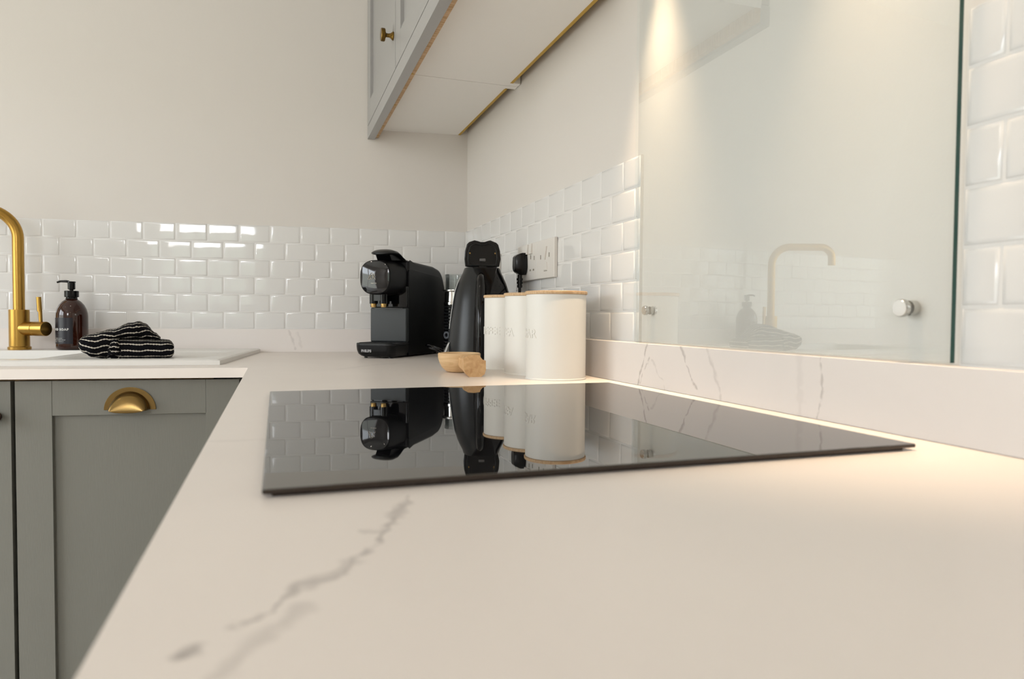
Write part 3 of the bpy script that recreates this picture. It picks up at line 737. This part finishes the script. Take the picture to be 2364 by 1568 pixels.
# brew head: squircle section swept from the face back into the body
def squircle(cx_, cz_, hw, hh, y, p=.74, n=56):
    return [(cx_+hw*math.copysign(abs(cos(a))**p, cos(a)), y, cz_+hh*math.copysign(abs(sin(a))**p, sin(a))) for a in [2*pi*k/n for k in range(n)]]
me = Mesh(); hcx, hcz = .0500, .2225
skin_loops(me, [squircle(hcx, hcz, .0425, .0425, .0260), squircle(hcx, hcz, .0455, .0460, .0275), squircle(hcx, hcz, .0470, .0475, .0320), squircle(hcx+.003, hcz, .0485, .0485, .050), squircle(hcx+.006, hcz, .0530, .0490, .080), squircle(hcx+.0085, hcz+.001, .0565, .0485, .108), squircle(hcx+.0085, hcz+.001, .054, .046, .16)])
me.build('brew_head', M_BLKMATT, cm, ang=60)
me = Mesh()
loops = []
for t_ in (1, .97, .9, .75, .55, .3, .1): loops.append(squircle(hcx, hcz, .0435*t_, .0440*t_, .0262-.0062*(1-t_**2.2), p=.74+.26*(1-t_)*.7))
skin_loops(me, loops); fc = me.build('face_disc', M_FACE, cm, ang=60)
me = Mesh()
def stroke(pp, r_=.0009):
    me.tube([(hcx+(x-866.5)/767, .0190, hcz+(643-y)/825) for x, y in pp], r_, 8, flat=.5)
stroke([(864.6,636.5),(864.3,635),(862,633.2),(859.5,634.4),(857.6,639),(855.7,644),(853.5,647.5),(856,648.2),(859.5,647.4)])
stroke([(862.2+3.1*cos(2*pi*k/20), 642.5-5.0*sin(2*pi*k/20)) for k in range(21)])
stroke([(864.0,637.6),(866,636.2),(868,636.6),(869.2,638.6),(868,641),(865.6,642),(867.5,644),(871,648.2)])
me.add_mesh(text_mesh('BARISTA', .0036, .0001, 0, 1.3), T(hcx, .0190, hcz-.0170) @ RX(R(90)))
me.build('face_emblem', M_CREAM, cm)
# nozzles
noz = bpy.data.objects.new('coffee_outlet', None); COL.objects.link(noz); noz.parent = cm
me = Mesh()
for x in (.0330, .0640): me.lathe([(0, .150), (.0115, .150), (.0115, .186), (0, .186)], 28, M=T(x, .052, 0))
me.box(.0330, .0640, .042, .062, .158, .186)
me.build('outlet_body', M_BLKGLOSS, noz)
for x in (.0330, .0640):
    Mesh().lathe([(0, .1400), (.0068, .1400), (.0078, .1420), (.0084, .1500), (0, .1500)], 24, M=T(x, .052, 0)).build('spout_tip', mat('pale gold tip', rgb(205, 172, 112), .25, 1), noz)
# lever on top
me = Mesh(); secs = []
for (y, z, hw, th) in ((.0300, .2890, .006, .002), (.0320, .2900, .020, .004), (.040, .2930, .030, .0075), (.055, .2960, .035, .0095), (.075, .2955, .036, .0085), (.095, .2910, .034, .0065), (.115, .2840, .032, .0055), (.135, .2785, .031, .0045), (.165, .2762, .031, .0035), (.205, .2750, .030, .0030), (.218, .2735, .029, .0015)):
    secs.append([(.062+hw*math.copysign(abs(cos(a))**.8, cos(a)), y, z-th*.4+th*sin(a)*(1 if sin(a) > 0 else .8)) for a in [2*pi*k/28 for k in range(28)]])
skin_loops(me, secs); me.build('top_lever', M_BLKSOFT, cm, ang=70)
me = Mesh(); me.prism([(.040, .045, .2905), (.040, .060, .2700), (.040, .125, .2700), (.040, .120, .2790), (.040, .090, .2890)], (.044, 0, 0), bev=.002); me.build('lever_hinge', M_BLKPANEL, cm)

# ================================================================== kettle
KC = Vector((-.1215, -.593, 0))
camxy = Vector((-.602, -2.2249, 0)); va = math.atan2(camxy.y-KC.y, camxy.x-KC.x)     # direction from kettle to camera
kt = thing('electric_kettle', 'black electric kettle with its lid standing open behind the wooden bowl', 'kettle', KC, va)
# local +x points at the viewer, so local +y is picture right... (right-handed: +y = to the right seen from the kettle's front is picture left)
kp = [(0, .0), (.078, .0), (.082, .004), (.0845, .012), (.0850, .026), (.0838, .045), (.0812, .0744), (.0788, .0990), (.0755, .1236), (.0712, .1525), (.0670, .176), (.0600, .198), (.0535, .2125), (.0480, .2230), (.0445, .2330), (.0430, .2350)]
def krad(z):
    for (r1, z1), (r2, z2) in zip(kp[1:], kp[2:]):
        if z1 <= z <= z2 and z2 > z1: return r1+(r2-r1)*(z-z1)/(z2-z1)
    return .08
# matt left flank (angles from the viewer direction to picture left = -y side)
SPL = R(-14)
Mesh().lathe(kp, 60, a0=SPL-R(170), a1=SPL).build('matt_shell', M_BLKSOFT, kt, ang=60)
Mesh().lathe([(r_*.985, z) for r_, z in kp] + [(.038, .2335), (.036, .2250), (0, .2250)], 72, a0=SPL-R(2), a1=SPL+R(193)).build('gloss_shell', M_BLKGLOSS, kt, ang=60)
# chrome piping along the left silhouette
tb_ = [(krad(z)*cos(R(-96))*1.006, krad(z)*sin(R(-96))*1.006, z) for z in [.085+.0075*k for k in range(18)]]
Mesh().tube(tb_, .0014, 8).build('piping', M_STEEL, kt)
# spout wedge and gloss handle facing the viewer
me = Mesh(); me.prism([(.044, -.024, .2345), (.044, .036, .2345), (.0745, .020, .1720), (.0740, .012, .160)], (-.03, 0, 0), bev=.003); me.build('spout_wedge', M_BLKGLOSS, kt)
hp = []
for k in range(22):
    t_ = k/21; z = .205-.195*t_; hp.append((krad(z)+.012+.020*sin(pi*t_)**.8, -.003, z))
Mesh().tube([(krad(.215)-.004, -.003, .214)]+hp+[(krad(.01)-.01, -.003, .007)], [.007]+[.0105]*22+[.009], 20, flat=1.15).build('handle', M_BLKGLOSS, kt, ang=60)
# lid, hinged open
ld = bpy.data.objects.new('lid', None); COL.objects.link(ld); ld.parent = kt; ld.location = (-.018, 0, .2385)
lo = [(-.034, 0), (-.0425, .002), (-.0445, .020), (-.0430, .040), (-.0385, .0565), (-.0330, .0620), (-.0200, .0665), (-.0120, .0650), (-.0040, .0625), (.0060, .0628), (.0140, .0655), (.0200, .0665), (.0345, .0610), (.0395, .0560), (.0440, .0400), (.0455, .0200), (.0420, .002), (.034, 0)]
me = Mesh(); me.prism([(-.010, y, z) for y, z in lo], (.016, 0, 0), bev=.0022, seg=3); me.build('lid_plate', M_BLKGLOSS, ld)
inner = [(y*.80, .004+z*.80) for y, z in lo]
me = Mesh(); me.tube([(.0068, y, z) for y, z in inner]+[(.0068, inner[0][0], inner[0][1])], .0015, 8); me.build('seal_rib', M_BLKSOFT, ld)
for y in (-.0305, .0320):
    Mesh().lathe([(0, .0075), (.0019, .0072), (.0022, .0055)], 16, M=T(0, y, .0340) @ RY(R(90))).build('screw', M_BRASS, ld)
Mesh().box(.006, .011, -.0070, .0080, .0140, .0210, bev=.001).build('latch', mat('dark grey latch', (.09, .085, .085, 1), .4), ld)
Mesh().box(.006, .0095, -.008, .010, -.002, .0035).build('hinge_bar', M_BLKGLOSS, ld)
me = Mesh(); ka = R(-74)
wrap_text(me, text_mesh('Russell', .0165, .0002, .0008, .95), krad, ka-R(10), .0450, .0006)
wrap_text(me, text_mesh('Hobbs', .0165, .0002, .0008, .95), krad, ka-R(10), .0310, .0006)
me.build('maker_lettering', M_LETTER, kt)

# ================================================================== grinder and jar behind the kettle
def camray(u, v, Z):
    X = (u-1182)/F_PX; Y = (v-784)/F_PX
    return Vector((-.6020, -2.2249, .1142)) + (fw + rt*X - up*Y)*Z
g0 = camray(1049, 800, 2.02)
gr = thing('coffee_grinder', 'slim black and steel hand grinder half hidden between the coffee machine and kettle', 'grinder', (g0.x, g0.y, 0))
Mesh().lathe([(0, 0), (.030, 0), (.030, .150), (0, .150)], 40).build('grinder_body', M_BLKGLOSS, gr)
me = Mesh()
for k in range(15): me.lathe([(.0300, .012+k*.0092), (.0318, .0150+k*.0092), (.0300, .018+k*.0092)], 40)
me.build('grip_ribs', M_BLKSOFT, gr)
Mesh().lathe([(.030, .150), (.0312, .1505), (.0312, .1570), (.0295, .1580), (.0290, .1600), (.0290, .1870), (0, .1870)], 40).build('steel_collar', M_CHROME, gr)
Mesh().lathe([(0, .1870), (.0340, .1880), (.0350, .1900), (.0345, .1935), (0, .1950)], 40).build('top_disc', M_STEEL, gr)
vg = math.atan2(camxy.y-g0.y, camxy.x-g0.x)
me = Mesh(); me.lathe([(.0060, .0), (.0105, .0), (.0105, .004), (.0060, .004)], 28, M=T(.031*cos(vg-.75), .031*sin(vg-.75), .062) @ RZ(vg-.75) @ RY(R(90)))
me.build('dial_ring', mat('grey rubber', (.12, .13, .15, 1), .4), gr)
g1_ = camray(1052, 800, 2.16)
jr = thing('glass_jar', 'tall clear glass jar behind the grinder, in the corner', 'jar', (g1_.x, g1_.y, 0))
Mesh().lathe([(0, .0), (.031, .0), (.033, .004), (.033, .235), (.0345, .240), (.0345, .2465), (.0325, .2470), (.0315, .235), (.0312, .006), (0, .005)], 44).build('jar_wall', M_JAR, jr, ang=50)

# ================================================================== canisters
CR = .0566
def canister(loc, label, word, wang):
    c = thing('storage_canister', label, 'canister', loc, 0, 'white embossed canisters with bamboo lids')
    Mesh().lathe([(0, .0), (CR+.0004, .0), (CR+.0008, .0012), (CR+.0004, .0026), (CR-.0004, .0034), (CR-.0004, .1570), (CR-.002, .158), (0, .158)], 96).build('tin_body', M_CAN, c)
    Mesh().lathe([(0, .1572), (CR+.0012, .1575), (CR+.0018, .1586), (CR+.0018, .1622), (CR+.0008, .1634), (0, .1638)], 96).build('bamboo_lid', M_BAMBOO, c)
    me = Mesh(); wrap_text(me, text_mesh(word, .0240, .0006, .0001, 1.0), CR, wang, .0840, .0001)
    me.build('embossed_word', M_CAN, c)
    return c
canister((-.1075, -.7630, 0), 'white coffee canister, farthest of the three, touching the kettle', 'COFFEE', R(-171))
canister((-.1085, -.9110, 0), 'white tea canister standing between the two other canisters', 'TEA', R(-172))
canister((-.1046, -1.0275, 0), 'white sugar canister nearest the hob, lit warm on its right side', 'SUGAR', R(-190))

# ================================================================== wooden bowl / scoop
BC = Vector((-.2425, -.838, 0)); HE = Vector((-.2440, -.961, 0))
wb = thing('wooden_scoop', 'pale carved wooden scoop bowl with a flared handle in front of the kettle', 'scoop', BC, math.atan2(HE.y-BC.y, HE.x-BC.x)+pi/2)
prof = [(0, .0005), (.018, .0), (.027, .0022), (.0355, .0100), (.0410, .0200), (.0438, .0300), (.0442, .0385), (.0425, .0400), (.0405, .0385), (.0385, .0280), (.034, .018), (.026, .0090), (0, .0060)]
Mesh().lathe(prof, 64).build('bowl', M_WOOD, wb, ang=60)
hl = (HE-BC).length
end = [(-.0215, .036), (-.0208, .020), (-.0200, .013), (-.0174, .006), (-.0103, 0), (.013, 0), (.0198, .005), (.0222, .0135), (.0218, .0310), (.0157, .0330), (.0120, .0372), (.0105, .0412), (.000, .0425), (-.012, .0415)]
me = Mesh(); loops = []
for t_, sx_, sz_, zo in ((0, 1, 1, 0), (.004, 1.02, 1.0, 0), (.25, .86, .93, .0012), (.55, .62, .80, .004), (1, .55, .62, .010)):
    y = -hl + t_*(hl-.036)
    loops.append([(x*sx_, y, zo+z*sz_) for x, z in end])
skin_loops(me, loops); hnd = me.build('handle', M_WOODE, wb, ang=50)

# ================================================================== black cable
cb = [camray(1040, 822, 1.86), camray(1030, 815, 1.84), camray(1015, 806, 1.83), camray(1000, 800, 1.84), camray(988, 796, 1.86), camray(984, 797, 1.9)]
cb2 = [camray(1034, 824, 1.86), camray(1022, 816, 1.83), camray(1008, 808, 1.82), camray(994, 803, 1.83), camray(984, 797, 1.9)]
def smooth_path(p, n=6):
    out_ = []
    for i in range(len(p)-1):
        a, b_, c_, d_ = p[max(i-1, 0)], p[i], p[i+1], p[min(i+2, len(p)-1)]
        for k in range(n):
            t_ = k/n; out_.append(.5*((2*b_)+(c_-a)*t_+(2*a-5*b_+4*c_-d_)*t_**2+(3*b_-a-3*c_+d_)*t_**3))
    out_.append(p[-1]); return out_
def floor_(p, zmin): return [Vector((q.x, q.y, max(q.z, zmin))) for q in p]
me = Mesh()
pA = floor_(smooth_path(cb), .0032); pB = floor_(smooth_path(cb2), .0032)
me.tube(pA, .0029, 10); me.tube(pB, .0029, 10)
tag(me.build('power_cable', M_BLKGLOSS), 'thin black power cable looped beside the kettle and behind the bowl', 'cable')

# ================================================================== sockets and plug
def plate(me, y0, y1, z0, z1, t=.0095):
    me.prism([(0, y0, z0), (0, y1, z0), (0, y1, z1), (0, y0, z1)], (-t, 0, 0), bev=.0022, seg=3)
so = thing('wall_socket', 'white triple wall socket plate with switches on the tiles above the canisters', 'socket', (-.0062, -.798, .2055))
SW_, SH_ = .244, .0895
me = Mesh(); plate(me, 0, SW_, 0, SH_); me.build('face_plate', M_SOCKET, so)
me = Mesh(); me.box(-.0098, -.0090, .1065, .1080, .004, SH_-.004); me.build('plate_joint', mat('pale joint', (.80, .78, .75, 1), .3), so)
def slot(y, z, w_, h_): Mesh().box(-.0099, -.0090, y-w_/2, y+w_/2, z-h_/2, z+h_/2).build('pin_slot', M_SLOT, so)
# (local y grows away from the camera: right in the picture is small y)
for y, z, w_, h_ in ((.0280, .0520, .0045, .0100), (.0810, .0500, .0045, .0100), (.1240, .0520, .0042, .0100), (.1480, .0555, .0050, .0100), (.1280, .0240, .0090, .0045), (.1500, .0240, .0090, .0045)): slot(y, z, w_, h_)
slot(.0500, .0165, .0200, .0014)
def rocker(y, z):
    me = Mesh(); me.prism([(-.0092, y-.0080, z-.011), (-.0092, y+.0080, z-.011), (-.0092, y+.0080, z+.013), (-.0092, y-.0080, z+.013)], (-.0030, 0, 0), bev=.0010)
    for v in me.bm.verts:
        if v.co.x < -.0110 and v.co.z < z: v.co.x -= .0022
    me.build('rocker_switch', M_SOCKET, so)
rocker(.1450, .0740); rocker(.1720, .0745)
me = Mesh(); me.prism([(-.0092, .0400, .0720), (-.0092, .0600, .0720), (-.0092, .0500, .0420)], (-.0035, 0, 0), bev=.0008); me.build('rocker_switch', M_SOCKET, so)
me = Mesh(); me.box(-.0112, -.0092, .0395, .0610, .0185, .0360, bev=.0005); me.build('fuse_cover', M_SOCKET, so)
so2 = thing('wall_socket', 'white socket plate mostly hidden behind the kettle lid', 'socket', (-.0062, -.388, .2055))
me = Mesh(); plate(me, 0, .147, 0, .086); me.build('face_plate', M_SOCKET, so2)
# plug
pl = thing('mains_plug', 'black three pin plug pushed into the left of the socket plate', 'plug', (-.0165, -.6135, .2460))
me = Mesh(); loops = []
def prf(x, sc_):  # x = distance from plate, outline in y,z
    o2 = [(-.013, .028), (-.0165, .012), (-.0175, -.010), (-.014, -.020), (-.008, -.0270), (.008, -.0270), (.014, -.020), (.0175, -.010), (.0165, .012), (.013, .028)]
    return [(-x, a*sc_, b_*sc_) for a, b_ in o2]
skin_loops(me, [prf(.000, .94), prf(.003, .98), prf(.012, .98), prf(.018, .90), prf(.026, .76), prf(.030, .60)])
me.build('plug_body', M_PLUG, pl, ang=30)
me = Mesh()
px = -.014
for k in range(3): me.lathe([(.0050, -.034-k*.0085), (.0078-.0006*k, -.0345-k*.0085), (.0078-.0006*k, -.0400-k*.0085), (.0050, -.0405-k*.0085)], 20, M=T(px, 0, 0))
me.lathe([(.0058, -.026), (.0056, -.058)], 20, M=T(px, 0, 0)); me.build('strain_relief', M_PLUG, pl)
Mesh().tube([(px, 0, -.055), (px, .001, -.090), (px-.002, .006, -.150), (px-.008, .02, -.205), (px-.014, .030, -.2415)], .0036, 14).build('cord', M_PLUG, pl)

print('objects', len(bpy.data.objects))
